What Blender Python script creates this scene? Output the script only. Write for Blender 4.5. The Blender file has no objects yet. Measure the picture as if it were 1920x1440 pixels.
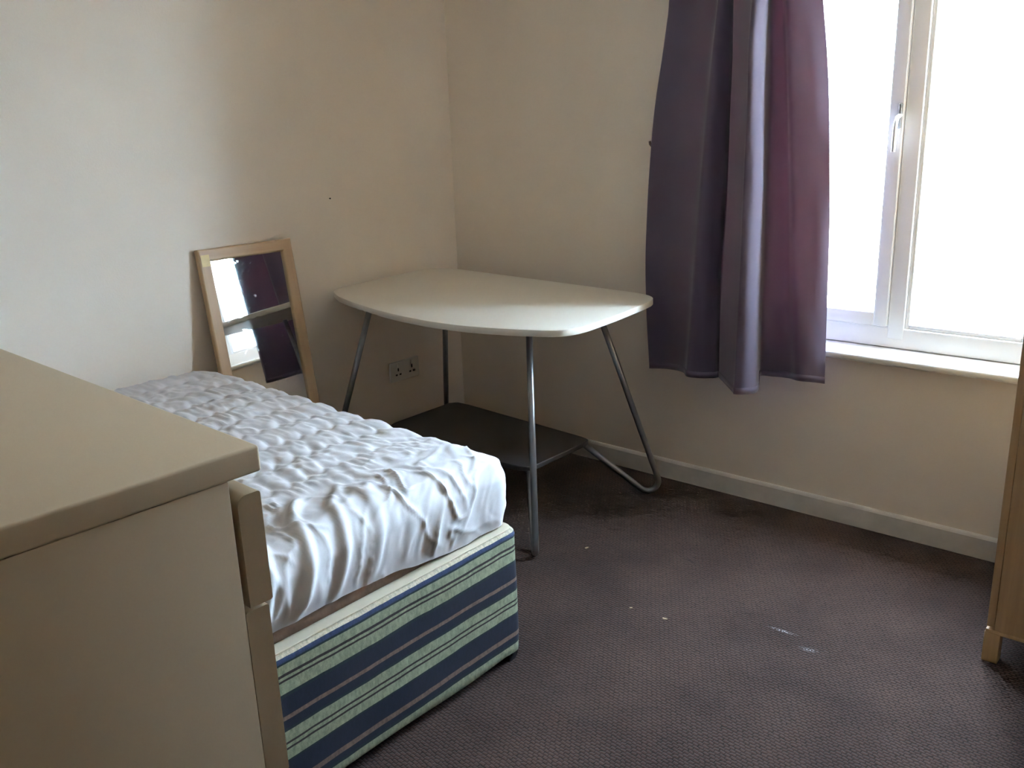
import bpy, bmesh, math, random
import numpy as np
from mathutils import Vector, Matrix

# ------------------------------------------------------------------ camera, sky, exposure
S = bpy.context.scene
COL = S.collection
CAM_LOC = (2.8919, -2.9742, 1.42)
CAM_R = ((0.760396, 0.648560, -0.034177), (-0.159346, 0.237322, 0.958273), (0.629608, -0.723221, 0.283805))  # right, up, back
cam_data = bpy.data.cameras.new('camera')
cam_data.sensor_width = 36.0
cam_data.lens = 1720.0 / 1920.0 * 36.0
cam_data.clip_start = 0.02
cam = bpy.data.objects.new('camera', cam_data)
COL.objects.link(cam)
m = Matrix.Identity(4)
for c in range(3):
    for r in range(3):
        m[r][c] = CAM_R[c][r]
    m[c][3] = CAM_LOC[c]
cam.matrix_world = m
S.camera = cam

world = bpy.data.worlds.new('overcast_sky')
S.world = world
world.use_nodes = True
bg = world.node_tree.nodes['Background']
bg.inputs['Color'].default_value = (0.60, 0.79, 1.0, 1)      # bright overcast daylight
bg.inputs['Strength'].default_value = 88.0

fill_sun_data = bpy.data.lights.new('fill_sun', 'SUN')             # added, unseen lamp behind the house; its lit ground brightens ceiling and upper walls
fill_sun_data.energy = 780.0
fill_sun_data.color = (1.0, 0.97, 0.92)
fill_sun_data.angle = math.radians(3)
fill_sun = bpy.data.objects.new('fill_sun', fill_sun_data)
fill_sun.rotation_euler = (math.radians(42), 0, math.radians(12))
COL.objects.link(fill_sun)

S.view_settings.view_transform = 'Standard'
S.view_settings.look = 'None'
S.view_settings.gamma = 1.0
S.view_settings.use_curve_mapping = False
S.view_settings.exposure = 0.16
S.cycles.max_bounces = 16
S.cycles.diffuse_bounces = 8
S.cycles.transparent_max_bounces = 16
S.cycles.caustics_reflective = False
S.cycles.caustics_refractive = False

rng = np.random.default_rng(7)
random.seed(7)

# ------------------------------------------------------------------ helpers
def lin(c):
    c = c / 255.0
    return c / 12.92 if c <= 0.04045 else ((c + 0.055) / 1.055) ** 2.4

def rgb(r, g, b):
    return (lin(r), lin(g), lin(b), 1.0)

def link(o, parent=None):
    COL.objects.link(o)
    if parent is not None:
        o.parent = parent
    return o

def tag(o, label=None, cat=None, group=None, kind=None):
    if label: o['label'] = label
    if cat: o['category'] = cat
    if group: o['group'] = group
    if kind: o['kind'] = kind
    return o

def empty(name, loc=(0, 0, 0), rz=0.0):
    o = bpy.data.objects.new(name, None)
    o.empty_display_size = 0.05
    o.location = loc
    o.rotation_euler = (0, 0, rz)
    return link(o)

def mesh_obj(name, verts, faces, mat, parent=None, smooth=False):
    me = bpy.data.meshes.new(name)
    me.from_pydata([tuple(v) for v in verts], [], [tuple(f) for f in faces])
    me.update()
    if smooth:
        me.polygons.foreach_set('use_smooth', [True] * len(me.polygons))
    me.materials.append(mat)
    return link(bpy.data.objects.new(name, me), parent)

def bm_obj(name, bm, mat, parent=None, smooth=False, angle=None):
    bmesh.ops.recalc_face_normals(bm, faces=bm.faces)
    me = bpy.data.meshes.new(name)
    if smooth or angle is not None:
        for f in bm.faces: f.smooth = True
    if angle is not None:
        for e in bm.edges:
            if len(e.link_faces) == 2 and e.calc_face_angle() > angle:
                e.smooth = False
    bm.to_mesh(me); bm.free()
    me.materials.append(mat)
    return link(bpy.data.objects.new(name, me), parent)

def add_box(bm, lo, hi, bevel=0.0, seg=2):
    g = bmesh.ops.create_cube(bm, size=1.0)
    vs = g['verts']
    for v in vs:
        for k in range(3):
            v.co[k] = lo[k] + (v.co[k] + 0.5) * (hi[k] - lo[k])
    if bevel > 0:
        es = list({e for v in vs for e in v.link_edges})
        bmesh.ops.bevel(bm, geom=es, offset=bevel, segments=seg, profile=0.5, affect='EDGES')

def box(name, lo, hi, mat, parent=None, bevel=0.002, seg=2):
    bm = bmesh.new()
    add_box(bm, lo, hi, bevel, seg)
    return bm_obj(name, bm, mat, parent, angle=math.radians(50))

def tube_bm(bm, pts, r, n=14):
    pts = [Vector(p) for p in pts]
    t0 = (pts[1] - pts[0]).normalized()
    a = t0.orthogonal().normalized()
    rings = []
    for i, p in enumerate(pts):
        t = (pts[min(i + 1, len(pts) - 1)] - pts[max(i - 1, 0)]).normalized()
        a = (a - t * a.dot(t)).normalized()
        b = t.cross(a)
        rings.append([bm.verts.new(p + r * (math.cos(2 * math.pi * k / n) * a + math.sin(2 * math.pi * k / n) * b)) for k in range(n)])
    for r0, r1 in zip(rings, rings[1:]):
        for k in range(n):
            bm.faces.new((r0[k], r0[(k + 1) % n], r1[(k + 1) % n], r1[k]))
    bm.faces.new(rings[0][::-1]); bm.faces.new(rings[-1])

def prism(name, outline, z0, z1, mat, parent=None, bevel=0.0, seg=2):
    """flat plate from a plan outline"""
    bm = bmesh.new()
    lo = [bm.verts.new((x, y, z0)) for x, y in outline]
    hi = [bm.verts.new((x, y, z1)) for x, y in outline]
    n = len(outline)
    fb = bm.faces.new(lo[::-1]); ft = bm.faces.new(hi)
    for k in range(n):
        bm.faces.new((lo[k], lo[(k + 1) % n], hi[(k + 1) % n], hi[k]))
    bm.normal_update()
    if bevel > 0:
        es = list(ft.edges) + list(fb.edges)
        bmesh.ops.bevel(bm, geom=es, offset=bevel, segments=seg, profile=0.5, affect='EDGES')
    return bm_obj(name, bm, mat, parent, angle=math.radians(35))

def smooth_outline(pts, n=180, sigma=0.022):
    """closed outline resampled evenly and eased"""
    P = np.array(list(pts) + [pts[0]], float)
    L = np.concatenate([[0], np.cumsum(np.linalg.norm(np.diff(P, axis=0), axis=1))])
    t = np.linspace(0, L[-1], n, endpoint=False)
    Q = np.column_stack([np.interp(t, L, P[:, 0]), np.interp(t, L, P[:, 1])])
    st = L[-1] / n
    k = np.arange(-12, 13); w = np.exp(-0.5 * (k * st / sigma) ** 2); w /= w.sum()
    return sum(wi * np.roll(Q, ki, 0) for ki, wi in zip(k, w))

def catmull(P, n):
    P = np.asarray(P, float)
    t = np.linspace(0, len(P) - 1, n)
    i = np.clip(t.astype(int), 0, len(P) - 2)
    u = (t - i)[:, None]
    p0 = P[np.clip(i - 1, 0, None)]; p1 = P[i]; p2 = P[i + 1]; p3 = P[np.clip(i + 2, None, len(P) - 1)]
    return 0.5 * ((2 * p1) + (-p0 + p2) * u + (2 * p0 - 5 * p1 + 4 * p2 - p3) * u ** 2 + (-p0 + 3 * p1 - 3 * p2 + p3) * u ** 3)

_tab = rng.random((256, 256))
def vnoise(x, y):
    """smooth value noise in [-1, 1]"""
    xi = np.floor(x).astype(int); yi = np.floor(y).astype(int)
    fx = x - xi; fy = y - yi
    fx = fx * fx * (3 - 2 * fx); fy = fy * fy * (3 - 2 * fy)
    g = lambda a, b: _tab[a % 256, b % 256]
    v = (g(xi, yi) * (1 - fx) + g(xi + 1, yi) * fx) * (1 - fy) + (g(xi, yi + 1) * (1 - fx) + g(xi + 1, yi + 1) * fx) * fy
    return v * 2 - 1

def sstep(a, b, x):
    t = np.clip((x - a) / (b - a), 0, 1)
    return t * t * (3 - 2 * t)

# ------------------------------------------------------------------ materials
def new_mat(name):
    mt = bpy.data.materials.new(name)
    mt.use_nodes = True
    nt = mt.node_tree
    return mt, nt, nt.nodes['Principled BSDF']

def N(nt, t, **kw):
    n = nt.nodes.new(t)
    for k, v in kw.items():
        setattr(n, k, v)
    return n

def coords(nt, scale=(1, 1, 1), rot=(0, 0, 0)):
    tc = N(nt, 'ShaderNodeTexCoord'); mp = N(nt, 'ShaderNodeMapping')
    mp.inputs['Scale'].default_value = scale
    mp.inputs['Rotation'].default_value = rot
    nt.links.new(tc.outputs['Object'], mp.inputs['Vector'])
    return mp.outputs['Vector']

def noise(nt, vec, scale, detail=2.0, rough=0.5):
    n = N(nt, 'ShaderNodeTexNoise')
    n.inputs['Scale'].default_value = scale; n.inputs['Detail'].default_value = detail
    n.inputs['Roughness'].default_value = rough
    nt.links.new(vec, n.inputs['Vector'])
    return n.outputs['Fac']

def ramp(nt, fac, stops, interp='LINEAR'):
    r = N(nt, 'ShaderNodeValToRGB')
    cr = r.color_ramp
    cr.interpolation = interp
    cr.elements[0].position = stops[0][0]; cr.elements[0].color = stops[0][1]
    cr.elements[1].position = stops[1][0]; cr.elements[1].color = stops[1][1]
    for p, c in stops[2:]:
        e = cr.elements.new(p); e.color = c
    nt.links.new(fac, r.inputs['Fac'])
    return r.outputs['Color']

def mixc(nt, fac, a, b, mode='MIX'):
    n = N(nt, 'ShaderNodeMix', data_type='RGBA', blend_type=mode)
    for key, v in (('Factor', fac), ('A', a), ('B', b)):
        s = [q for q in n.inputs if q.name == key and (q.type == ('VALUE' if key == 'Factor' else 'RGBA'))][0]
        if hasattr(v, 'is_linked'): nt.links.new(v, s)
        else: s.default_value = v
    return [q for q in n.outputs if q.type == 'RGBA'][0]

def bump(nt, bsdf, h, strength, dist):
    b = N(nt, 'ShaderNodeBump')
    b.inputs['Strength'].default_value = strength; b.inputs['Distance'].default_value = dist
    nt.links.new(h, b.inputs['Height'])
    nt.links.new(b.outputs['Normal'], bsdf.inputs['Normal'])

def simple(name, col, rough=0.5, metal=0.0, var=0.0, vscale=8.0, bscale=0.0, bstr=0.1, bdist=0.001, spec=0.5, stretch=(1, 1, 1)):
    mt, nt, b = new_mat(name)
    b.inputs['Roughness'].default_value = rough
    b.inputs['Metallic'].default_value = metal
    b.inputs['Specular IOR Level'].default_value = spec
    v = coords(nt, stretch)
    if var > 0:
        f = noise(nt, v, vscale, 3)
        d = tuple(max(0, c * (1 - var)) for c in col[:3]) + (1,)
        l = tuple(min(1, c * (1 + var)) for c in col[:3]) + (1,)
        nt.links.new(ramp(nt, f, [(0.3, d), (0.7, l)]), b.inputs['Base Color'])
    else:
        b.inputs['Base Color'].default_value = col
    if bscale > 0:
        bump(nt, b, noise(nt, v, bscale, 3), bstr, bdist)
    return mt

M = {}
M['wall'] = simple('cream_wall_paint', rgb(236, 225, 212), 0.75, var=0.03, vscale=2.5, bscale=160, bstr=0.25, bdist=0.0015, spec=0.3)
M['ceiling'] = simple('white_ceiling_paint', rgb(238, 236, 230), 0.9, var=0.02, bscale=90, bstr=0.2)
M['skirting'] = simple('off_white_gloss_paint', rgb(218, 214, 208), 0.4, var=0.08, vscale=14, bscale=40, bstr=0.1)
M['upvc'] = simple('white_plastic', rgb(244, 244, 246), 0.3, var=0.01)
M['sill'] = simple('white_sill_paint', rgb(236, 234, 230), 0.35, var=0.03, vscale=10, bscale=30, bstr=0.1)
M['table_white'] = simple('white_laminate', rgb(234, 228, 216), 0.32, var=0.015, vscale=5)
M['shelf_grey'] = simple('dark_grey_laminate', rgb(50, 47, 47), 0.5, var=0.05)
M['steel'] = simple('satin_silver_tube', rgb(150, 152, 158), 0.33, metal=0.9, var=0.04, vscale=20)
M['dresser'] = simple('cream_melamine', rgb(184, 163, 136), 0.45, var=0.02, vscale=6, spec=0.35, bscale=300, bstr=0.05)
M['black'] = simple('black_plastic', rgb(22, 22, 26), 0.4, var=0.1)
M['handle_grey'] = simple('grey_metal', rgb(150, 150, 152), 0.35, metal=0.7, var=0.02)
M['crumb'] = simple('pale_paper', rgb(180, 162, 132), 0.9, var=0.1, vscale=300)
M['socket'] = simple('white_socket_plastic', rgb(214, 210, 204), 0.35, var=0.01)
M['outside'] = simple('pale_concrete', rgb(206, 204, 198), 0.9, var=0.1, vscale=0.5)

def wood(name, dark, light, rough=0.5, axis='z', scale=1.0):
    mt, nt, b = new_mat(name)
    st = {'z': (30, 30, 1.6), 'x': (1.6, 30, 30), 'y': (30, 1.6, 30)}[axis]
    v = coords(nt, tuple(s * scale for s in st))
    f = noise(nt, v, 1.5, 6, 0.6)
    nt.links.new(ramp(nt, f, [(0.3, dark), (0.7, light)]), b.inputs['Base Color'])
    b.inputs['Roughness'].default_value = rough
    bump(nt, b, f, 0.08, 0.001)
    return mt
M['wardrobe'] = wood('oak_effect_board', rgb(150, 118, 84), rgb(176, 142, 104), 0.5, 'z')
M['frame_v'] = wood('pale_beech_upright', rgb(168, 137, 106), rgb(184, 154, 120), 0.45, 'y', 0.8)
M['frame_h'] = wood('pale_beech_rail', rgb(168, 137, 106), rgb(184, 154, 120), 0.45, 'x', 0.8)

# mirror glass
mt, nt, b = new_mat('mirror_silver')
b.inputs['Metallic'].default_value = 1.0
b.inputs['Base Color'].default_value = (0.86, 0.88, 0.88, 1)
v = coords(nt)
nt.links.new(ramp(nt, noise(nt, v, 60, 4), [(0.62, (0.02, 0.02, 0.02, 1)), (0.75, (0.10, 0.10, 0.10, 1))]), b.inputs['Roughness'])
M['mirror'] = mt
M['tape'] = simple('yellowed_tape', rgb(205, 175, 110), 0.4, var=0.06, vscale=60)

# window glass: clear pane with a faint reflection
mt, nt, b = new_mat('clear_window_glass')
nt.nodes.remove(b)
out = nt.nodes['Material Output']
tr = N(nt, 'ShaderNodeBsdfTransparent'); gl = N(nt, 'ShaderNodeBsdfGlossy'); mx = N(nt, 'ShaderNodeMixShader')
tr.inputs['Color'].default_value = (0.95, 0.97, 0.97, 1)
gl.inputs['Roughness'].default_value = 0.02
mx.inputs['Fac'].default_value = 0.04
nt.links.new(tr.outputs['BSDF'], mx.inputs[1]); nt.links.new(gl.outputs['BSDF'], mx.inputs[2])
nt.links.new(mx.outputs['Shader'], out.inputs['Surface'])
M['glass'] = mt

def mul(a, k):
    n = N(nt, 'ShaderNodeMath', operation='MULTIPLY')
    nt.links.new(a, n.inputs[0])
    if hasattr(k, 'is_linked'): nt.links.new(k, n.inputs[1])
    else: n.inputs[1].default_value = k
    return n.outputs[0]
# carpet: brown flat weave with short dashes, worn patches
mt, nt, b = new_mat('brown_woven_carpet')
v = coords(nt)
def brick(vec, sx, sy, mortar):
    br = N(nt, 'ShaderNodeTexBrick')
    br.inputs['Scale'].default_value = 1.0
    br.inputs['Brick Width'].default_value = sx; br.inputs['Row Height'].default_value = sy
    br.inputs['Mortar Size'].default_value = mortar; br.inputs['Mortar Smooth'].default_value = 0.6
    br.inputs['Color1'].default_value = (0.75, 0.75, 0.75, 1); br.inputs['Color2'].default_value = (1, 1, 1, 1)
    br.inputs['Mortar'].default_value = (0.0, 0.0, 0.0, 1)
    nt.links.new(vec, br.inputs['Vector'])
    return br.outputs['Color']
vr0 = coords(nt, rot=(0, 0, math.radians(6)))
wn = N(nt, 'ShaderNodeTexNoise'); wn.inputs['Scale'].default_value = 55.0; wn.inputs['Detail'].default_value = 2.0
nt.links.new(vr0, wn.inputs['Vector'])
wsc = N(nt, 'ShaderNodeVectorMath', operation='MULTIPLY_ADD')
wsc.inputs[1].default_value = (0.012, 0.008, 0.0)
nt.links.new(wn.outputs['Color'], wsc.inputs[0]); nt.links.new(vr0, wsc.inputs[2])
vr = wsc.outputs[0]
wv = brick(vr, 0.015, 0.0095, 0.0026)
big = noise(nt, v, 3.2, 4, 0.6)
fine = noise(nt, v, 420, 2)
base = ramp(nt, big, [(0.30, rgb(55, 38, 34)), (0.70, rgb(80, 60, 53))])
dash = mixc(nt, mul(noise(nt, v, 90, 2), 1.1), base, wv, 'MULTIPLY')
colr = mixc(nt, 0.5, dash, ramp(nt, fine, [(0.3, (0.55, 0.55, 0.55, 1)), (0.7, (1.15, 1.15, 1.15, 1))]), 'MULTIPLY')
def stain_or_crease(cx, cy, rx, ry, rot):
    tc = N(nt, 'ShaderNodeTexCoord'); mp = N(nt, 'ShaderNodeMapping', vector_type='TEXTURE')
    mp.inputs['Location'].default_value = (cx, cy, 0); mp.inputs['Rotation'].default_value = (0, 0, rot)
    mp.inputs['Scale'].default_value = (rx, ry, 1)
    nt.links.new(tc.outputs['Object'], mp.inputs['Vector'])
    gd = N(nt, 'ShaderNodeTexGradient', gradient_type='QUADRATIC_SPHERE')
    nt.links.new(mp.outputs['Vector'], gd.inputs['Vector'])
    return gd.outputs['Fac']
n60 = ramp(nt, noise(nt, v, 190, 3), [(0.46, (0, 0, 0, 1)), (0.60, (1, 1, 1, 1))])
for (cx, cy, rx, ry, ro, k) in ((1.960, -0.785, 0.055, 0.010, 0.05, 0.9), (2.054, -0.830, 0.035, 0.016, 0.2, 0.55)):
    colr = mixc(nt, mul(mul(stain_or_crease(cx, cy, rx, ry, ro), k), n60), colr, rgb(205, 205, 215))
colr = mixc(nt, mul(stain_or_crease(1.5456, -0.5737, 0.05, 0.012, -0.4), 1.6), colr, rgb(40, 30, 28))  # dark crease put into the carpet colour
nt.links.new(colr, b.inputs['Base Color'])
b.inputs['Roughness'].default_value = 0.95
b.inputs['Specular IOR Level'].default_value = 0.1
b.inputs['Sheen Weight'].default_value = 0.08
bump(nt, b, wv, 0.7, 0.002)
M['carpet'] = mt

# striped divan fabric: stripes lie at fixed heights above the floor
mt, nt, b = new_mat('striped_divan_fabric')
tc = N(nt, 'ShaderNodeTexCoord'); sp = N(nt, 'ShaderNodeSeparateXYZ')
v = coords(nt)
wob = noise(nt, v, 12, 2)
nt.links.new(tc.outputs['Object'], sp.inputs['Vector'])
ma = N(nt, 'ShaderNodeMath', operation='MULTIPLY_ADD'); ma.inputs[1].default_value = 1 / 0.42; ma.inputs[2].default_value = -0.006
nt.links.new(sp.outputs['Z'], ma.inputs[0])
mb = N(nt, 'ShaderNodeMath', operation='MULTIPLY_ADD'); mb.inputs[1].default_value = 0.012
nt.links.new(wob, mb.inputs[0]); nt.links.new(ma.outputs[0], mb.inputs[2])
GREEN = rgb(144, 150, 124); NAVY = rgb(15, 18, 40); TAN = rgb(116, 94, 82); BROWN = rgb(44, 32, 34); BLUE = rgb(44, 58, 92); TEAL = rgb(18, 34, 40); CREAM = rgb(202, 190, 168)
Z = [(0.0, GREEN), (0.058, TEAL), (0.066, NAVY), (0.079, TAN), (0.092, NAVY), (0.142, TEAL), (0.147, GREEN), (0.1705, BROWN), (0.1755, GREEN), (0.1825, BROWN), (0.1885, GREEN),
     (0.213, TEAL), (0.219, NAVY), (0.2385, TAN), (0.2485, NAVY), (0.290, TEAL), (0.297, GREEN), (0.3235, BROWN), (0.329, GREEN), (0.3355, BROWN), (0.3415, GREEN), (0.364, TEAL), (0.368, BLUE), (0.3785, CREAM)]
stripe = ramp(nt, mb.outputs[0], [(z / 0.42, c) for z, c in Z], 'CONSTANT')
fz = noise(nt, coords(nt, (1.6, 1.6, 0.7)), 75, 4, 0.7)
wvf = noise(nt, v, 500, 2)
colr = mixc(nt, 0.75, stripe, ramp(nt, fz, [(0.30, (0.42, 0.45, 0.45, 1)), (0.70, (1.25, 1.22, 1.2, 1))]), 'MULTIPLY')
colr = mixc(nt, 0.4, colr, ramp(nt, wvf, [(0.3, (0.6, 0.6, 0.6, 1)), (0.7, (1.3, 1.3, 1.3, 1))]), 'MULTIPLY')
nt.links.new(colr, b.inputs['Base Color'])
b.inputs['Roughness'].default_value = 0.9
bump(nt, b, wvf, 0.3, 0.001)
M['stripe'] = mt
M['ticking'] = simple('cream_ticking', rgb(202, 190, 168), 0.9, var=0.05, vscale=20, bscale=400, bstr=0.2)
M['mattress_side'] = simple('brown_damask_border', rgb(120, 96, 82), 0.8, var=0.25, vscale=25, bscale=60, bstr=0.3, bdist=0.004)
M['protector'] = simple('white_polycotton', rgb(216, 212, 215), 0.75, var=0.03, vscale=6, bscale=900, bstr=0.08, spec=0.3)

# curtain: grey-mauve cloth, lets a little light through
mt, nt, b = new_mat('mauve_grey_curtain_cloth')
v = coords(nt)
f = noise(nt, v, 5, 3)
c = ramp(nt, f, [(0.3, rgb(80, 71, 90)), (0.7, rgb(89, 79, 98))])
nt.links.new(c, b.inputs['Base Color'])
b.inputs['Roughness'].default_value = 0.85
b.inputs['Sheen Weight'].default_value = 0.3
bump(nt, b, noise(nt, coords(nt, (1, 1, 0.6)), 700, 2), 0.15, 0.001)
tl = N(nt, 'ShaderNodeBsdfTranslucent'); tl.inputs['Color'].default_value = rgb(156, 114, 124)
mx = N(nt, 'ShaderNodeMixShader'); mx.inputs['Fac'].default_value = 0.12
nt.links.new(b.outputs['BSDF'], mx.inputs[1]); nt.links.new(tl.outputs['BSDF'], mx.inputs[2])
nt.links.new(mx.outputs['Shader'], nt.nodes['Material Output'].inputs['Surface'])
M['curtain'] = mt

# ------------------------------------------------------------------ room shell
RX, RY, RZ = 3.06, -4.40, 2.42          # right wall, back wall, ceiling
WT = 0.24                               # window wall thickness
WX0, WX1, WZ0, WZ1 = 1.38, 2.365, 0.595, 2.06
def struct(o):
    o['kind'] = 'structure'
    return o
struct(box('floor', (-0.2, RY - 0.2, -0.12), (RX + 0.2, WT, 0.0), M['carpet'], bevel=0))
struct(box('ceiling', (-0.2, RY - 0.2, RZ), (RX + 0.2, WT, RZ + 0.12), M['ceiling'], bevel=0))
struct(box('wall_left', (-0.2, RY - 0.2, 0), (0, WT, RZ), M['wall'], bevel=0))
DY0, DY1, DZ = -3.02, -2.22, 2.0           # doorway and unlit hallway added out of view to soak up reflected light
bm = bmesh.new()
add_box(bm, (RX, DY1, 0), (RX + 0.12, WT, RZ)); add_box(bm, (RX, RY - 0.2, 0), (RX + 0.12, DY0, RZ)); add_box(bm, (RX, DY0, DZ), (RX + 0.12, DY1, RZ))
struct(bm_obj('wall_right', bm, M['wall']))
M['added_hall'] = simple('added_brown_hall_paint', rgb(120, 104, 88), 0.85, var=0.03)  # dim brown for the added hallway, so it returns little light
bm = bmesh.new()
add_box(bm, (RX + 1.3, -4.0, 0), (RX + 1.4, -1.2, RZ)); add_box(bm, (RX + 0.12, -4.1, 0), (RX + 1.4, -4.0, RZ)); add_box(bm, (RX + 0.12, -1.2, 0), (RX + 1.4, -1.1, RZ))
add_box(bm, (RX + 0.0, -4.0, RZ), (RX + 1.3, -1.2, RZ + 0.1)); add_box(bm, (RX + 0.12, -4.0, -0.1), (RX + 1.3, -1.2, 0)); add_box(bm, (RX + 0.06, -4.1, 0), (RX + 0.12, -4.0, RZ))
struct(bm_obj('wall_added_hall', bm, M['added_hall']))
for nm, lo, hi in (('trim_3', (RX - 0.015, DY1, 0), (RX + 0.12, DY1 + 0.06, DZ + 0.06)), ('trim_4', (RX - 0.015, DY0 - 0.06, 0), (RX + 0.12, DY0, DZ + 0.06)), ('trim_5', (RX - 0.015, DY0, DZ), (RX + 0.12, DY1, DZ + 0.06))):  # casing of the added doorway
    struct(box(nm, lo, hi, M['skirting'], bevel=0.003))
struct(box('wall_back', (0, RY - 0.2, 0), (RX, RY, RZ), M['wall'], bevel=0))
bm = bmesh.new()
add_box(bm, (0, 0, 0), (WX0, WT, RZ)); add_box(bm, (WX1, 0, 0), (RX, WT, RZ))
add_box(bm, (WX0, 0, 0), (WX1, WT, WZ0)); add_box(bm, (WX0, 0, WZ1), (WX1, WT, RZ))
struct(bm_obj('wall_window', bm, M['wall']))

# dark open door added out of view, keeps reflected light off the drawers' side
added_door = struct(empty('door_added_1', (RX - 0.045, DY1 + 0.065, 0.0)))
M['door'] = wood('added_dark_varnished_door', rgb(70, 46, 32), rgb(92, 62, 44), 0.4, 'z')  # dark wood, so the added door reflects little
box('leaf', (0.0, 0.0, 0.008), (0.040, 0.76, 1.98), M['door'], added_door, 0.002)
bm = bmesh.new(); tube_bm(bm, [(0.0, 0.70, 1.0), (-0.045, 0.70, 1.0), (-0.05, 0.695, 1.0), (-0.05, 0.60, 1.0)], 0.008, 10)
bm_obj('door_handle', bm, M['handle_grey'], added_door, smooth=True)

def skirting(name, a, b, h=0.078, t=0.014):
    """a skirting board along a wall; its top edge is eased"""
    a = Vector((a[0], a[1], 0)); b = Vector((b[0], b[1], 0))
    d = (b - a).normalized(); n = Vector((d.y, -d.x, 0))
    prof = [(0, 0), (t, 0), (t, h - 0.010), (t - 0.003, h - 0.004), (t - 0.007, h), (0, h)]
    vs = []
    for p in (a, b):
        for o, z in prof:
            q = p + n * o
            vs.append((q.x, q.y, z))
    k = len(prof)
    fs = [(i, (i + 1) % k, k + (i + 1) % k, k + i) for i in range(k)] + [tuple(range(k))[::-1], tuple(range(k, 2 * k))]
    return struct(mesh_obj(name, vs, fs, M['skirting']))
skirting('baseboard_window', (0.014, 0), (RX, 0))
skirting('baseboard_left', (0, RY), (0, 0))
skirting('baseboard_back', (RX, RY), (0.014, RY))

# window: outer frame, mullion, opening casement on the left, fixed pane on the right
win = struct(empty('window_1', (WX0, 0.085, WZ0 + 0.03)))
wx, wy, wz = win.location
def wbox(name, lo, hi, mat, parent=win, bevel=0.004):
    return box(name, tuple(l - w for l, w in zip(lo, (wx, wy, wz))), tuple(h - w for h, w in zip(hi, (wx, wy, wz))), mat, parent, bevel)
FZ0, FZ1 = WZ0 + 0.03, WZ1
MX0, MX1 = 1.892, 1.944
FY0, FY1 = 0.085, 0.145
wbox('frame_bottom', (WX0, FY0, FZ0), (WX1, FY1, FZ0 + 0.068), M['upvc'])
wbox('frame_top', (WX0, FY0, FZ1 - 0.06), (WX1, FY1, FZ1), M['upvc'])
wbox('frame_jamb', (WX0, FY0, FZ0 + 0.068), (WX0 + 0.06, FY1, FZ1 - 0.06), M['upvc'])
wbox('frame_jamb', (WX1 - 0.06, FY0, FZ0 + 0.068), (WX1, FY1, FZ1 - 0.06), M['upvc'])
wbox('mullion', (MX0, FY0 - 0.002, FZ0 + 0.030), (MX1, FY1 + 0.002, FZ1 - 0.030), M['upvc'])
# casement sash
cs = empty('casement'); cs.parent = win
cz0, cz1, cx0, cx1 = FZ0 + 0.068, FZ1 - 0.06, WX0 + 0.06, MX0 - 0.002
for nm, lo, hi in (('sash_rail', (cx0 + 0.047, FY0 - 0.011, cz0 + 0.003), (cx1 - 0.045, FY1 - 0.015, cz0 + 0.048)),
                   ('sash_rail', (cx0 + 0.047, FY0 - 0.011, cz1 - 0.048), (cx1 - 0.045, FY1 - 0.015, cz1 - 0.003)),
                   ('sash_stile', (cx0 + 0.002, FY0 - 0.012, cz0 + 0.003), (cx0 + 0.047, FY1 - 0.015, cz1 - 0.003)),
                   ('sash_stile', (cx1 - 0.045, FY0 - 0.012, cz0 + 0.003), (cx1, FY1 - 0.015, cz1 - 0.003))):
    wbox(nm, lo, hi, M['upvc'], cs)
wbox('pane', (cx0 + 0.04, 0.106, cz0 + 0.04), (cx1 - 0.038, 0.110, cz1 - 0.04), M['glass'], cs, 0)
# fixed pane with glazing beads
gx0, gx1, gz0, gz1 = MX1, WX1 - 0.06, FZ0 + 0.068, FZ1 - 0.06
for lo, hi in (((gx0, FY0 + 0.006, gz0), (gx0 + 0.014, FY1 - 0.02, gz1)), ((gx1 - 0.014, FY0 + 0.006, gz0), (gx1, FY1 - 0.02, gz1)),
               ((gx0 + 0.014, FY0 + 0.006, gz0), (gx1 - 0.014, FY1 - 0.02, gz0 + 0.014)), ((gx0 + 0.014, FY0 + 0.006, gz1 - 0.014), (gx1 - 0.014, FY1 - 0.02, gz1))):
    wbox('glazing_bead', lo, hi, M['upvc'], win, 0.003)
wbox('pane', (gx0 + 0.006, 0.110, gz0 + 0.006), (gx1 - 0.006, 0.114, gz1 - 0.006), M['glass'], win, 0)
# casement handle: grey backplate edge, spindle boss, lever hanging down
hd = wbox('handle', (1.876, FY0 - 0.022, 1.330), (1.886, FY0 - 0.012, 1.405), M['handle_grey'], cs, 0.003)
bm = bmesh.new()
tube_bm(bm, [Vector(p) - win.location for p in ((1.881, 0.073, 1.372), (1.881, 0.046, 1.364), (1.881, 0.036, 1.350), (1.881, 0.032, 1.330), (1.881, 0.030, 1.262))], 0.0065, 10)
bm_obj('handle_lever', bm, M['upvc'], cs, smooth=True)

# window board
bm = bmesh.new()
add_box(bm, (WX0 - 0.05, -0.05, 0.597), (WX1 + 0.05, 0.0, 0.623), 0.010, 3)
add_box(bm, (WX0, -0.02, 0.599), (WX1, 0.09, 0.6225))
sill = struct(bm_obj('trim_1', bm, M['sill'], angle=math.radians(50)))
struct(box('trim_2', (WX0, FY1 - 0.02, WZ0 - 0.02), (WX1, WT + 0.06, FZ0), M['sill'], bevel=0.004))

# ground outside, one storey down
g = struct(box('ground', (-40, WT + 0.4, -3.2), (45, 80, -3.0), M['outside'], bevel=0))

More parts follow.
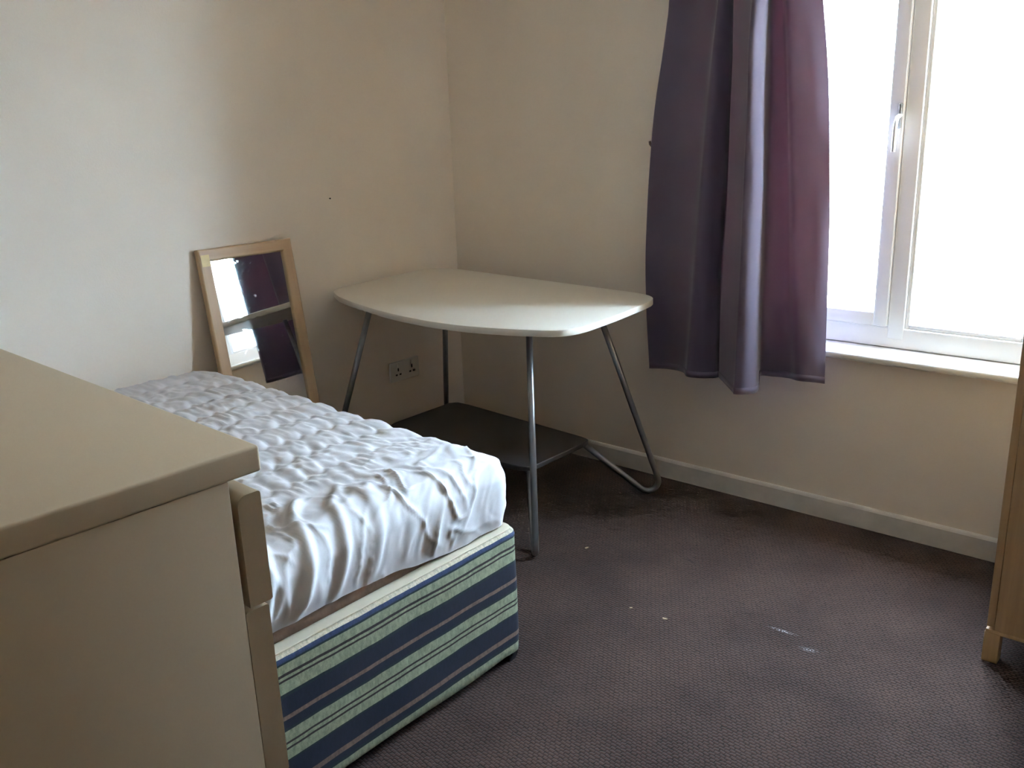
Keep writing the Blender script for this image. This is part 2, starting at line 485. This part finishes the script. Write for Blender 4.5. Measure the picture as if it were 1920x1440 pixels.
# ------------------------------------------------------------------ wardrobe by the window
W = tag(empty('wardrobe', (2.43, -0.60, 0)), 'tall oak-effect wardrobe at the right edge beside the window', 'wardrobe')
wd, ww, wh = 0.60, 0.47, 1.88
box('side_panel', (0.018, 0.0, 0.085), (wd, 0.018, wh), M['wardrobe'], W, 0.001)
box('side_panel', (0.018, ww - 0.018, 0.085), (wd, ww, wh), M['wardrobe'], W, 0.001)
box('top_panel', (0.0, -0.004, wh), (wd, ww + 0.004, wh + 0.022), M['wardrobe'], W, 0.002)
box('bottom_panel', (0.018, 0.018, 0.09), (wd, ww - 0.018, 0.108), M['wardrobe'], W, 0.001)
box('back_panel', (wd - 0.006, 0.018, 0.108), (wd, ww - 0.018, wh), M['wardrobe'], W, 0)
for y0, y1, hy in ((0.0, ww / 2 - 0.0015, ww / 2 - 0.035), (ww / 2 + 0.0015, ww, ww / 2 + 0.035)):
    d = box('door', (-0.001, y0, 0.10), (0.017, y1, wh - 0.003), M['wardrobe'], W, 0.0015)
    bm = bmesh.new()
    tube_bm(bm, [(-0.001, hy, 0.92), (-0.025, hy, 0.92), (-0.028, hy, 0.925), (-0.028, hy, 1.035), (-0.025, hy, 1.04), (-0.001, hy, 1.04)], 0.005, 8)
    bm_obj('door_handle', bm, M['handle_grey'], d, smooth=True)
for x0, y0 in ((-0.004, -0.003), (-0.004, ww - 0.035), (wd - 0.038, -0.003), (wd - 0.038, ww - 0.035)):
    box('foot', (x0, y0, 0.0), (x0 + 0.038, y0 + 0.038, 0.085), M['wardrobe'], W, 0.0015)
box('plinth_rail', (-0.002, -0.002, 0.083), (wd, 0.018, 0.093), M['wardrobe'], W, 0.001)

# ------------------------------------------------------------------ chest of drawers, front left
D = tag(empty('chest_of_drawers', (1.9841, -2.395, 0), math.radians(-1.8)), 'cream chest of drawers in the near left with its top drawer ajar', 'chest of drawers')
dw, dd, dh = 0.96, 0.49, 1.05
# local frame: x runs left from 0 to -dw, y runs back from 0 (front of the top) to -dd
box('top', (-dw, -dd, 1.0165), (0.0, 0.0, dh), M['dresser'], D, 0.004, 3)
box('side_panel', (-0.0205, -dd + 0.004, 0.0), (-0.002, -0.045, 1.0165), M['dresser'], D, 0.001)
box('side_panel', (-dw + 0.002, -dd + 0.004, 0.0), (-dw + 0.0205, -0.045, 1.0165), M['dresser'], D, 0.001)
box('back_panel', (-dw + 0.0205, -dd + 0.004, 0.03), (-0.0205, -dd + 0.010, 1.0165), M['dresser'], D, 0)
box('plinth', (-dw + 0.0205, -0.075, 0.0), (-0.0205, -0.060, 0.075), M['dresser'], D, 0.001)
def drawer(z0, z1, y0, y1, r=0.003):
    bm = bmesh.new()
    x0, x1 = -dw + 0.003, -0.002
    prof = [(y0, z0), (y1 - 0.002, z0), (y1, z0 + 0.002)]
    rt = 0.004
    for k in range(5):
        a = math.radians(90 * k / 4); prof.append((y1 - rt + rt * math.cos(a), z1 - rt + rt * math.sin(a)))
    for k in range(7):
        a = math.radians(90 + 90 * k / 6); prof.append((y0 + r + r * math.cos(a), z1 - r + r * math.sin(a)))
    rings = [[bm.verts.new((x, y, z)) for y, z in prof] for x in (x0, x1)]
    n = len(prof)
    for k in range(n):
        bm.faces.new((rings[0][k], rings[0][(k + 1) % n], rings[1][(k + 1) % n], rings[1][k]))
    bm.faces.new(rings[0][::-1]); bm.faces.new(rings[1])
    dr = bm_obj('drawer', bm, M['dresser'], D, angle=math.radians(40))
    bm = bmesh.new()
    add_box(bm, (x0 + 0.035, -dd + 0.05, z0 + 0.012), (x1 - 0.035, y0 + 0.001, z0 + 0.02))
    add_box(bm, (x0 + 0.03, -dd + 0.05, z0 + 0.012), (x0 + 0.042, y0 + 0.001, z1 - 0.04))
    add_box(bm, (x1 - 0.042, -dd + 0.05, z0 + 0.012), (x1 - 0.03, y0 + 0.001, z1 - 0.04))
    bm_obj('drawer_box', bm, M['dresser'], dr)
drawer(0.846, 0.993, -0.037, -0.005, 0.013)
for z0, z1 in ((0.596, 0.842), (0.340, 0.590), (0.085, 0.334)):
    drawer(z0, z1, -0.0445, -0.0115)

# ------------------------------------------------------------------ divan bed base
BX0, BX1, BY0, BY1 = 0.05, 1.4632, -2.262, -1.325
base = tag(empty('divan_base', (1.0, -1.8, 0)), 'divan bed base in blue, green and tan striped fabric with cream top', 'bed')
ox, oy = 1.0, -1.8
def rounded_rect(x0, x1, y0, y1, r, n=6):
    out = []
    for cx, cy, a0 in ((x1 - r, y1 - r, 0), (x0 + r, y1 - r, 90), (x0 + r, y0 + r, 180), (x1 - r, y0 + r, 270)):
        for k in range(n + 1):
            a = math.radians(a0 + 90 * k / n); out.append((cx + r * math.cos(a), cy + r * math.sin(a)))
    return out
# fabric box: slightly slack sides, built as rings of a rounded rectangle
bm = bmesh.new()
zs = [(0.034, -0.014), (0.030, -0.006), (0.034, -0.001), (0.05, 0.0)] + [(0.05 + 0.31 * k / 20, 0.0) for k in range(1, 21)] + [(0.372, 0.0), (0.380, -0.003), (0.386, -0.009), (0.389, -0.018)]
per = []
rr = rounded_rect(BX0 - ox, BX1 - ox, BY0 - oy, BY1 - oy, 0.03, 8)
for k in range(len(rr)):                       # subdivide the long sides
    a, b2 = rr[k], rr[(k + 1) % len(rr)]
    L = math.hypot(b2[0] - a[0], b2[1] - a[1]); ns = max(1, int(L / 0.04))
    for j in range(ns):
        per.append((a[0] + (b2[0] - a[0]) * j / ns, a[1] + (b2[1] - a[1]) * j / ns))
P = np.array(per)
nrm = P / np.maximum(np.abs(P).max(axis=1, keepdims=True), 1e-6)
tang = np.roll(P, -1, 0) - np.roll(P, 1, 0)
nrm = np.stack([tang[:, 1], -tang[:, 0]], 1); nrm /= np.linalg.norm(nrm, axis=1, keepdims=True)
arc = np.cumsum(np.linalg.norm(np.roll(P, -1, 0) - P, axis=1))
rings = []
for z, o in zs:
    w = 0.002 * vnoise(arc * 6, np.full(len(arc), z * 9)) * (0.05 < z < 0.37)
    zz = z + (0.004 * vnoise(arc * 4, np.full(len(arc), 3.0)) if z < 0.045 else 0)
    q = P + nrm * (o + w)[:, None] if np.ndim(o + w) else P + nrm * o
    rings.append([bm.verts.new((q[k, 0], q[k, 1], float(zz[k]) if np.ndim(zz) else zz)) for k in range(len(P))])
for r0, r1 in zip(rings, rings[1:]):
    for k in range(len(P)):
        bm.faces.new((r0[k], r0[(k + 1) % len(P)], r1[(k + 1) % len(P)], r1[k]))
bm.faces.new(rings[0][::-1])
bm.faces.new(rings[-1])
bm_obj('upholstery', bm, M['stripe'], base, smooth=True)
prism('top_cloth', [(x * 0.985, y * 0.977) for x, y in rr], 0.3885, 0.3915, M['ticking'], base, 0.001, 1)
for cx, cy in ((BX1 - 0.024, BY1 - 0.028), (BX1 - 0.045, BY0 + 0.06), (BX0 + 0.06, BY1 - 0.05), (BX0 + 0.06, BY0 + 0.06)):
    bm = bmesh.new()
    x, y = cx - ox, cy - oy
    tube_bm(bm, [(x - 0.011, y, 0.018), (x - 0.009, y, 0.018), (x + 0.009, y, 0.018), (x + 0.011, y, 0.018)], 0.018, 16)
    add_box(bm, (x - 0.016, y - 0.010, 0.020), (x - 0.012, y + 0.010, 0.040)); add_box(bm, (x + 0.012, y - 0.010, 0.020), (x + 0.016, y + 0.010, 0.040))
    add_box(bm, (x - 0.018, y - 0.018, 0.036), (x + 0.018, y + 0.018, 0.042))
    bm_obj('castor', bm, M['black'], base, angle=math.radians(40))

# ------------------------------------------------------------------ mattress and its quilted protector
def rounded_grid(x0, x1, y0, y1, zlo, zhi, r, step, nz):
    """open-bottomed box grid with rounded edges. returns verts (n,3), normals (n,3), faces"""
    nx = int((x1 - x0) / step); ny = int((y1 - y0) / step)
    xs = np.linspace(x0, x1, nx + 1); ys = np.linspace(y0, y1, ny + 1)
    pts = []; idx = {}
    gx, gy = np.meshgrid(xs, ys, indexing='ij')
    top = np.stack([gx.ravel(), gy.ravel(), np.full(gx.size, zhi)], 1)
    tid = np.arange(gx.size).reshape(nx + 1, ny + 1)
    faces = np.stack([tid[:-1, :-1], tid[1:, :-1], tid[1:, 1:], tid[:-1, 1:]], -1).reshape(-1, 4).tolist()
    loop = [(i, 0) for i in range(nx)] + [(nx, j) for j in range(ny)] + [(i, ny) for i in range(nx, 0, -1)] + [(0, j) for j in range(ny, 0, -1)]
    ring = [int(tid[i, j]) for i, j in loop]
    base_xy = top[ring][:, :2]
    allp = [top]; prev = ring; cnt = len(top)
    for k in range(1, nz + 1):
        z = zhi + (zlo - zhi) * k / nz
        allp.append(np.column_stack([base_xy, np.full(len(ring), z)]))
        cur = list(range(cnt, cnt + len(ring))); cnt += len(ring)
        n = len(ring)
        for q in range(n):
            faces.append([prev[(q + 1) % n], prev[q], cur[q], cur[(q + 1) % n]])
        prev = cur
    V = np.concatenate(allp)
    lo = np.array([x0 + r, y0 + r, -9.0]); hi = np.array([x1 - r, y1 - r, zhi - r])
    inner = np.clip(V, lo, hi)
    d = V - inner
    L = np.linalg.norm(d, axis=1, keepdims=True)
    nn = np.where(L > 1e-6, d / np.maximum(L, 1e-6), np.array([0, 0, 1.0]))
    # cube-like spread: keep arc spacing even by using the unnormalised direction on the rounded zone
    out = inner + nn * np.minimum(L, r)
    out = np.where(L > 1e-6, inner + nn * r, V)
    return out, nn, faces

MX0_, MX1_, MY0_, MY1_ = 0.055, 1.437, -2.258, -1.325
mv, mn, mf = rounded_grid(0.07, 1.424, -2.245, -1.340, 0.393, 0.575, 0.02, 0.03, 8)
mat = tag(empty('mattress', (0.75, -1.79, 0.392)), 'mattress in a white quilted fitted cover, wrinkled at its foot end', 'mattress')
mo = np.array(mat.location)
mat_core = mesh_obj('border', mv - mo, mf, M['mattress_side'], mat, smooth=True)
mat_core['label'] = 'brown mattress border showing below the cover'
md = mat_core.modifiers.new('thickness', 'SOLIDIFY'); md.thickness = 0.004; md.offset = -1

pv, pn, pf = rounded_grid(MX0_, MX1_, MY0_, MY1_, 0.397, 0.592, 0.062, 0.0058, 36)
x, y, z = pv[:, 0].copy(), pv[:, 1].copy(), pv[:, 2].copy()
up = np.clip(pn[:, 2], 0, 1)
sidex = np.clip(pn[:, 0], 0, 1)                 # foot face
# hem rises towards the near corner, head end is a little fuller
t = np.clip((0.592 - z) / (0.592 - 0.397), 0, 1)
hem_rise = 0.030 * sstep(-1.45, -1.85, y) + 0.004 * vnoise(y * 18, x * 18)
z = z + t * hem_rise
z = z + up * (0.022 * sstep(1.2, 0.1, x) + 0.006 * np.sin((y + 1.8) / 0.46 * 1.5) - 0.014 * sstep(0.1, 0.48, np.abs(y + 1.79)))
# quilting: scalloped seams across the bed, puffs between them
sp_, tooth = 0.118, 0.056
xq = x + 0.05 * (y + 1.8) + 0.010 * vnoise(x * 5, y * 5)
tri = np.abs(((y / tooth + 0.30 * vnoise(x * 4 + 9, y * 6)) % 1.0) - 0.5) * 2
u = xq / sp_ + 0.22 * tri ** 1.5
fr_ = u % 1.0
puff = np.minimum(1, np.sin(np.pi * fr_) * 1.35) ** 0.6
cell = np.floor(u)
tooth_puff = 0.70 + 0.30 * np.abs(np.sin(np.pi * (y / tooth))) ** 0.6
crease = 1 - 2 * np.abs(vnoise(x * 14 + 2 * vnoise(x * 9, y * 9), y * 46 + 5 * cell)) ** 0.8
quilt = 0.0112 * puff * tooth_puff * (0.75 + 0.35 * vnoise(x * 6 + 40, y * 8)) + 0.0030 * crease * puff + 0.0020 * vnoise(x * 34, y * 40)
edge = x + 0.025 * vnoise(y * 9, y * 0 + 2) + 0.07 * sstep(-1.75, -2.2, y) - 0.02
qm = sstep(1.27, 1.20, edge) * sstep(0.3, 0.8, up)
disp = quilt * qm
# smooth skirt over the foot end: tension folds pulled from the quilted edge to the elastic hem
s_ = np.clip(x - 1.20, 0, None) + (0.592 - np.minimum(z, 0.592))    # distance travelled over the edge
skirt = sstep(1.19, 1.28, edge)
near = sstep(-1.55, -2.0, y)
slant = 0.55 * (1 - near) + 0.10 * near
wx_ = 0.045 * vnoise(y * 5 + 3, s_ * 6) + 0.018 * vnoise(y * 15, s_ * 16 + 8)
fan = y + slant * s_ + wx_
rid = lambda a_, b_, p_: (1 - np.abs(vnoise(a_, b_))) ** p_
w1 = rid(fan * 11, s_ * 3.0 + 4, 4) * (0.5 + 0.5 * vnoise(y * 6, s_ * 8 + 20))
w2 = rid(fan * 24 + 7, s_ * 6.5, 6) * (0.5 + 0.5 * vnoise(y * 9 + 4, s_ * 10))
w3 = rid((y - 0.5 * s_ + wx_) * 20 + 31, s_ * 7.0 + 9, 6) * np.clip(vnoise(y * 7 + 14, s_ * 9) + 0.1, 0, 1)
w4 = vnoise(fan * 60, s_ * 22)
face = sstep(0.02, 0.13, s_) * (1 - 0.75 * sstep(0.66, 1.0, t))
disp = disp + skirt * face * (0.014 * w1 + 0.010 * w2 + 0.010 * w3 + 0.0012 * w4)
# big soft drapes towards the near corner, bending down over the edge
dr_ = (y + 0.30 * np.maximum(0, s_ - 0.08) - 0.9 * np.maximum(0, 0.16 - s_) ** 1.3)
disp = disp + skirt * near * sstep(0.0, 0.08, s_) * (1 - 0.7 * sstep(0.75, 1.0, t)) * 0.013 * np.maximum(0, np.sin(dr_ * 62 + 2.0 * vnoise(y * 4, s_ * 5))) ** 2
# fabric gathered on the top just before the quilting ends
gat = sstep(1.16, 1.24, edge) * sstep(1.38, 1.26, edge) * up
disp = disp + gat * 0.006 * rid(x * 9 + 2, y * 26 + 3 * vnoise(x * 12, y * 8), 3)
# far side hangs straight with slight folds
sidey = np.clip(np.abs(pn[:, 1]), 0, 1)
disp = disp + sidey * (1 - up) * 0.005 * (1 - np.abs(vnoise(x * 22, z * 6))) ** 2
# fuller belly half way down the foot face
disp = disp + sidex * 0.012 * np.sin(np.pi * np.clip(t, 0, 1)) * (1 - up)
P3 = np.column_stack([x, y, z]) + pn * disp[:, None]
# the head corner against the wall slumps inward
cor = sstep(0.25, 0.05, P3[:, 0]) * sstep(-1.50, -1.32, P3[:, 1])
P3[:, 1] -= 0.05 * cor * cor
P3[:, 0] = np.maximum(P3[:, 0], 0.02)
prot = mesh_obj('quilted_cover', P3 - mo, pf, M['protector'], mat, smooth=True)

# ------------------------------------------------------------------ table in the corner
T = tag(empty('corner_table', (0.6, -0.54, 0)), 'white-topped table on silver tube legs in the room corner', 'table')
tx0, ty0 = 0.6, -0.54
outline = [(0.075, -0.775), (0.0474, -0.7300), (0.0414, -0.6901), (0.0298, -0.5269), (0.0157, -0.2582), (0.0223, -0.2101), (0.0495, -0.1697), (0.1178, -0.1500), (0.2612, -0.1570), (0.4727, -0.1714), (0.7288, -0.1884), (1.097, -0.2123), (1.1608, -0.2258), (1.2009, -0.2581), (1.2206, -0.3016), (1.2338, -0.3997), (1.2500, -0.5650), (1.2574, -0.7338), (1.2486, -0.7933), (1.2241, -0.8348), (1.1767, -0.8613), (1.0909, -0.8963), (0.9889, -0.9283), (0.8932, -0.9477), (0.7801, -0.9547), (0.643, -0.9457), (0.4831, -0.9208), (0.32, -0.8793), (0.178, -0.8333)]
sm = smooth_outline(outline)
top = prism('tabletop', [(a - tx0, b2 - ty0) for a, b2 in sm[::-1]], 0.760, 0.782, M['table_white'], T, 0.003, 2)
# chipped lower edge near the left front corner
for vtx in top.data.vertices:
    X, Y = vtx.co.x + tx0, vtx.co.y + ty0
    if vtx.co.z < 0.766 and Y < -0.845 and 0.22 < X < 0.52:
        vtx.co.z += random.choice((0, 0, 0.002, 0.004))
        vtx.co.y += random.choice((0, 0.001, 0.003))
def tube_leg(a, foot, c):
    """table leg: down to the floor, tight bend, back up to the shelf"""
    a, c = Vector(a), Vector(c)
    apex = Vector((foot[0], foot[1], -0.02))
    for _ in range(30):
        d1 = (a - apex).normalized(); d2 = (c - apex).normalized()
        r = 0.040
        half = 0.5 * d1.angle(d2)
        bis = (d1 + d2).normalized()
        cen = apex + bis * (r / math.sin(half))
        p1 = apex + d1 * (r / math.tan(half)); p2 = apex + d2 * (r / math.tan(half))
        u1 = (p1 - cen).normalized(); u2 = (p2 - cen).normalized()
        bend = [cen + r * u1.slerp(u2, k / 16) if u1.angle(u2) < 3.0 else cen for k in range(17)]
        apex.z += 0.0118 - min(p.z for p in bend)
    pts = [a, a.lerp(bend[0], 0.5)] + bend + [bend[-1].lerp(c, 0.5), c]
    bm = bmesh.new()
    o = Vector((tx0, ty0, 0))
    tube_bm(bm, [p - o for p in pts], 0.0112, 16)
    return bm_obj('leg', bm, M['steel'], T, smooth=True)
tube_leg((1.012, -0.72, 0.762), (1.160, -0.897), (0.952, -0.672, 0.212))
tube_leg((1.012, -0.35, 0.762), (1.200, -0.130), (0.955, -0.352, 0.212))
tube_leg((0.243, -0.72, 0.762), (0.030, -0.892), (0.245, -0.672, 0.212))
tube_leg((0.262, -0.35, 0.762), (0.040, -0.180), (0.275, -0.300, 0.212))
sh = [(0.21, -0.31), (0.235, -0.282), (0.30, -0.28), (0.94, -0.328), (0.968, -0.338), (0.978, -0.365), (0.972, -0.66), (0.962, -0.684), (0.93, -0.70), (0.62, -0.735), (0.27, -0.70), (0.225, -0.675), (0.21, -0.63)]
sm2 = smooth_outline(sh, 110, 0.008)
prism('lower_shelf', [(a - tx0, b2 - ty0) for a, b2 in sm2[::-1]], 0.212, 0.230, M['shelf_grey'], T, 0.002, 1)

# ------------------------------------------------------------------ leaning mirror
lean, roll, mw = 0.1502, -0.01356, 0.388
ey0 = Vector((0, 1, 0)); dn = Vector((math.sin(lean), 0, -math.cos(lean)))
e = math.cos(roll) * ey0 - math.sin(roll) * dn
dwn = math.cos(roll) * dn + math.sin(roll) * ey0
nrmv = e.cross(-dwn)                            # towards the room
if nrmv.x < 0: nrmv = -nrmv
th = 0.021
topc = Vector((0.0265, -1.1023, 1.0027))        # middle of the top edge, front face
ML = (topc.z - th * nrmv.z) / -dwn.z - 0.003
R4 = Matrix.Identity(4)
orig = topc + dwn * ML
for k in range(3):
    R4[k][0] = e[k]; R4[k][1] = -dwn[k]; R4[k][2] = nrmv[k]; R4[k][3] = orig[k]
mr = empty('mirror'); mr.matrix_world = R4
tag(mr, 'rectangular mirror in a pale wood frame leaning on the left wall', 'mirror')
fw = 0.044
def rail(name, quad, mat):
    """mitred frame piece with an eased outer edge and a stepped inner lip"""
    (ax, ay), (bx, by), (cx, cy), (dx, dy) = quad          # outer a-b, inner c-d
    def at(f, z):                                          # f: 0 outer .. 1 inner
        return (ax + (dx - ax) * f, ay + (dy - ay) * f, z), (bx + (cx - bx) * f, by + (cy - by) * f, z)
    prof = [(0, -th), (0, -0.006), (0.04, -0.002), (0.12, 0.0), (0.88, 0.0), (0.96, -0.002), (1.0, -0.006), (1.0, -th)]
    vs = []
    for f, z in prof: vs += list(at(f, z))
    k = len(prof)
    fs = [(2 * i, 2 * i + 1, 2 * ((i + 1) % k) + 1, 2 * ((i + 1) % k)) for i in range(k)]
    fs += [tuple(2 * i for i in range(k)), tuple(2 * i + 1 for i in range(k))[::-1]]
    bm = bmesh.new()
    vv = [bm.verts.new(p) for p in vs]
    for f in fs: bm.faces.new([vv[i] for i in f])
    return bm_obj(name, bm, mat, mr)
h = mw / 2
rail('frame_rail', ((-h, ML), (h, ML), (h - fw, ML - fw), (-h + fw, ML - fw)), M['frame_h'])
rail('frame_rail', ((h, 0), (-h, 0), (-h + fw, fw), (h - fw, fw)), M['frame_h'])
rail('frame_stile', ((-h, 0), (-h, ML), (-h + fw, ML - fw), (-h + fw, fw)), M['frame_v'])
rail('frame_stile', ((h, ML), (h, 0), (h - fw, fw), (h - fw, ML - fw)), M['frame_v'])
box('mirror_glass', (-h + fw - 0.004, fw - 0.004, -0.0150), (h - fw + 0.004, ML - fw + 0.004, -0.0110), M['mirror'], mr, 0)
box('backing_board', (-h + 0.006, 0.006, -th + 0.001), (h - 0.006, ML - 0.006, -0.0152), M['frame_h'], mr, 0)
tp = box('tape', (-h + 0.008, ML - 0.060, 0.0002), (-h + 0.040, ML - 0.020, 0.0008), M['tape'], mr, 0)
tp['label'] = 'yellowed square of tape'

# ------------------------------------------------------------------ wall socket under the table
so = tag(empty('wall_socket', (0.0, -0.370, 0.318)), 'white double power socket low on the wall under the table', 'socket')
box('faceplate', (0.0, -0.084, 0.0), (0.011, 0.084, 0.088), M['socket'], so, 0.003)
for cy in (-0.040, 0.040):
    for dy, dz, sy, sz in ((0, 0.052, 0.0035, 0.007), (-0.011, 0.030, 0.0055, 0.0035), (0.011, 0.030, 0.0055, 0.0035)):
        box('pin_slot', (0.0108, cy + dy - sy, dz - sz), (0.0114, cy + dy + sy, dz + sz), M['black'], so, 0)
    box('rocker_switch', (0.0105, cy - 0.006, 0.064), (0.0135, cy + 0.006, 0.080), M['socket'], so, 0.001)

# ------------------------------------------------------------------ curtain
cp = [  # x at hem, z of hem, x at z = 1.73, y
    (1.063, 0.458, 1.124, -0.060),
    (1.142, 0.469, 1.224, -0.070),
    (1.237, 0.482, 1.328, -0.115),
    (1.277, 0.480, 1.364, -0.150),
    (1.319, 0.477, 1.381, -0.135),
    (1.351, 0.476, 1.385, -0.100),
    (1.359, 0.475, 1.381, -0.075),
    (1.385, 0.478, 1.399, -0.100),
    (1.484, 0.474, 1.496, -0.200),
    (1.509, 0.475, 1.517, -0.225),
    (1.539, 0.476, 1.533, -0.215),
    (1.554, 0.474, 1.536, -0.185),
    (1.550, 0.478, 1.526, -0.150),
    (1.529, 0.505, 1.507, -0.100),
    (1.529, 0.507, 1.504, -0.068),
    (1.576, 0.509, 1.527, -0.062),
    (1.626, 0.512, 1.546, -0.066),
    (1.673, 0.519, 1.576, -0.100),
    (1.719, 0.517, 1.621, -0.085),
    (1.746, 0.510, 1.666, -0.060),]
cp = np.array(cp)
NS, NTt = 300, 90
prof = catmull(cp, NS)
cv = []
s = np.linspace(0, 1, NS)
ZT = 2.13
for j in range(NTt + 1):
    k = j / NTt
    zc = prof[:, 1] + (ZT - prof[:, 1]) * k
    r = (zc - prof[:, 1]) / (1.73 - prof[:, 1])
    X = prof[:, 0] + (prof[:, 2] - prof[:, 0]) * r
    Yc = prof[:, 3].copy()
    yw = np.where(r > 0.9, np.clip((r - 0.9) / 0.5, 0, 1), 0)
    Yc = Yc * (1 - 0.25 * yw) - 0.02 * yw
    bul = np.sin(np.pi * np.clip(r, 0, 1)) 
    X = X - 0.045 * bul * np.exp(-(s / 0.10) ** 2)
    X = X + 0.020 * bul * sstep(0.86, 1.0, s)
    Yc = Yc - 0.006 * vnoise(s * 9, np.full(NS, k * 3.0)) - 0.003 * vnoise(s * 26, np.full(NS, k * 9.0))
    X = X + 0.004 * vnoise(s * 8 + 5, np.full(NS, k * 5.0))
    cv.append(np.column_stack([X, Yc, zc]))
cv = np.concatenate(cv)
cf = [(j * NS + i, j * NS + i + 1, (j + 1) * NS + i + 1, (j + 1) * NS + i) for j in range(NTt) for i in range(NS - 1)]
cur = tag(empty('curtain', (1.4, -0.09, 0.46)), 'mauve-grey curtain hanging in folds over the left half of the window', 'curtain')
co = np.array(cur.location)
fab = mesh_obj('cloth', cv - co, cf, M['curtain'], cur, smooth=True)
md = fab.modifiers.new('thickness', 'SOLIDIFY'); md.thickness = 0.0022; md.offset = 0
# stitched hem band
hb = []
for zo, ext in ((-0.0005, 0.0022), (0.022, 0.0022)):
    for side in (1,):
        row = cv[:NS].copy(); tg = np.gradient(row, axis=0); nn = np.stack([tg[:, 1], -tg[:, 0]], 1); nn /= np.linalg.norm(nn, axis=1, keepdims=True)
        row[:, :2] += nn * ext; row[:, 2] += zo
        hb.append(row)
hbv = np.concatenate(hb) - co
hem = mesh_obj('hem', hbv, [(i, i + 1, NS + i + 1, NS + i) for i in range(NS - 1)], M['curtain'], cur, smooth=True)
md = hem.modifiers.new('thickness', 'SOLIDIFY'); md.thickness = 0.0012; md.offset = 0
rod = tag(empty('curtain_rod', (1.92, -0.10, 2.15)), 'thin white curtain rod above the window', 'curtain rod')
bm = bmesh.new(); tube_bm(bm, [(-0.95, 0, 0), (0.95, 0, 0)], 0.012, 14)
bm_obj('pole', bm, M['upvc'], rod, angle=math.radians(40))
for sx in (-0.9, 0.9):
    box('bracket', (sx - 0.008, 0.0, -0.012), (sx + 0.008, 0.10, 0.012), M['upvc'], rod, 0.002)
    bm = bmesh.new(); bmesh.ops.create_uvsphere(bm, u_segments=14, v_segments=10, radius=0.022)
    for vt in bm.verts: vt.co.x += sx * 1.06
    bm_obj('finial', bm, M['upvc'], rod, smooth=True)

# tieback hook peeping out at the curtain's left edge
hk = tag(empty('tieback_hook', (1.034, 0.0, 1.288)), 'small brown hook on the wall at the curtain edge', 'hook')
M['hook'] = simple('brown_hook_metal', rgb(105, 85, 78), 0.4, metal=0.3, var=0.05)
bm = bmesh.new(); tube_bm(bm, [(0, 0, 0), (0, -0.004, 0)], 0.012, 14); bm_obj('backplate', bm, M['hook'], hk, angle=0.6)
bm = bmesh.new(); tube_bm(bm, [(0, -0.003, 0), (0, -0.02, -0.002), (0, -0.028, 0.004), (0, -0.030, 0.014)], 0.0045, 10); bm_obj('hook_arm', bm, M['hook'], hk, smooth=True)

# ------------------------------------------------------------------ small things
nl = tag(empty('nail', (0.0, -0.6923, 1.1246)), 'tiny dark nail in the bare wall above the mirror', 'nail')
bm = bmesh.new(); tube_bm(bm, [(-0.004, 0, 0), (0.006, 0, 0)], 0.0012, 8); bm_obj('shank', bm, M['black'], nl)
bm = bmesh.new(); tube_bm(bm, [(0.006, 0, 0), (0.0075, 0, 0)], 0.003, 10); bm_obj('head', bm, M['black'], nl)

def crumb(px, py, s, label, rot):
    bm = bmesh.new()
    bmesh.ops.create_icosphere(bm, subdivisions=1, radius=1.0)
    for vt in bm.verts:
        k = 0.75 + 0.4 * random.random()
        vt.co = Vector((vt.co.x * s * 1.7 * k, vt.co.y * s * 0.8 * k, (vt.co.z + 0.8) * s * 0.5 * k))
    o = bm_obj('scrap', bm, M['crumb'])
    o.location = (px, py, 0.0); o.rotation_euler = (0, 0, rot)
    tag(o, label, 'scrap')
crumb(1.6665, -0.9297, 0.0055, 'tiny pale scrap lying in the middle of the brown carpet', 0.3)
crumb(1.2209, -0.7009, 0.0050, 'tiny pale scrap on the carpet beside the table front leg', 1.1)
crumb(1.5538, -0.9367, 0.0035, 'smallest pale speck on the carpet, left of the middle scrap', 0.7)
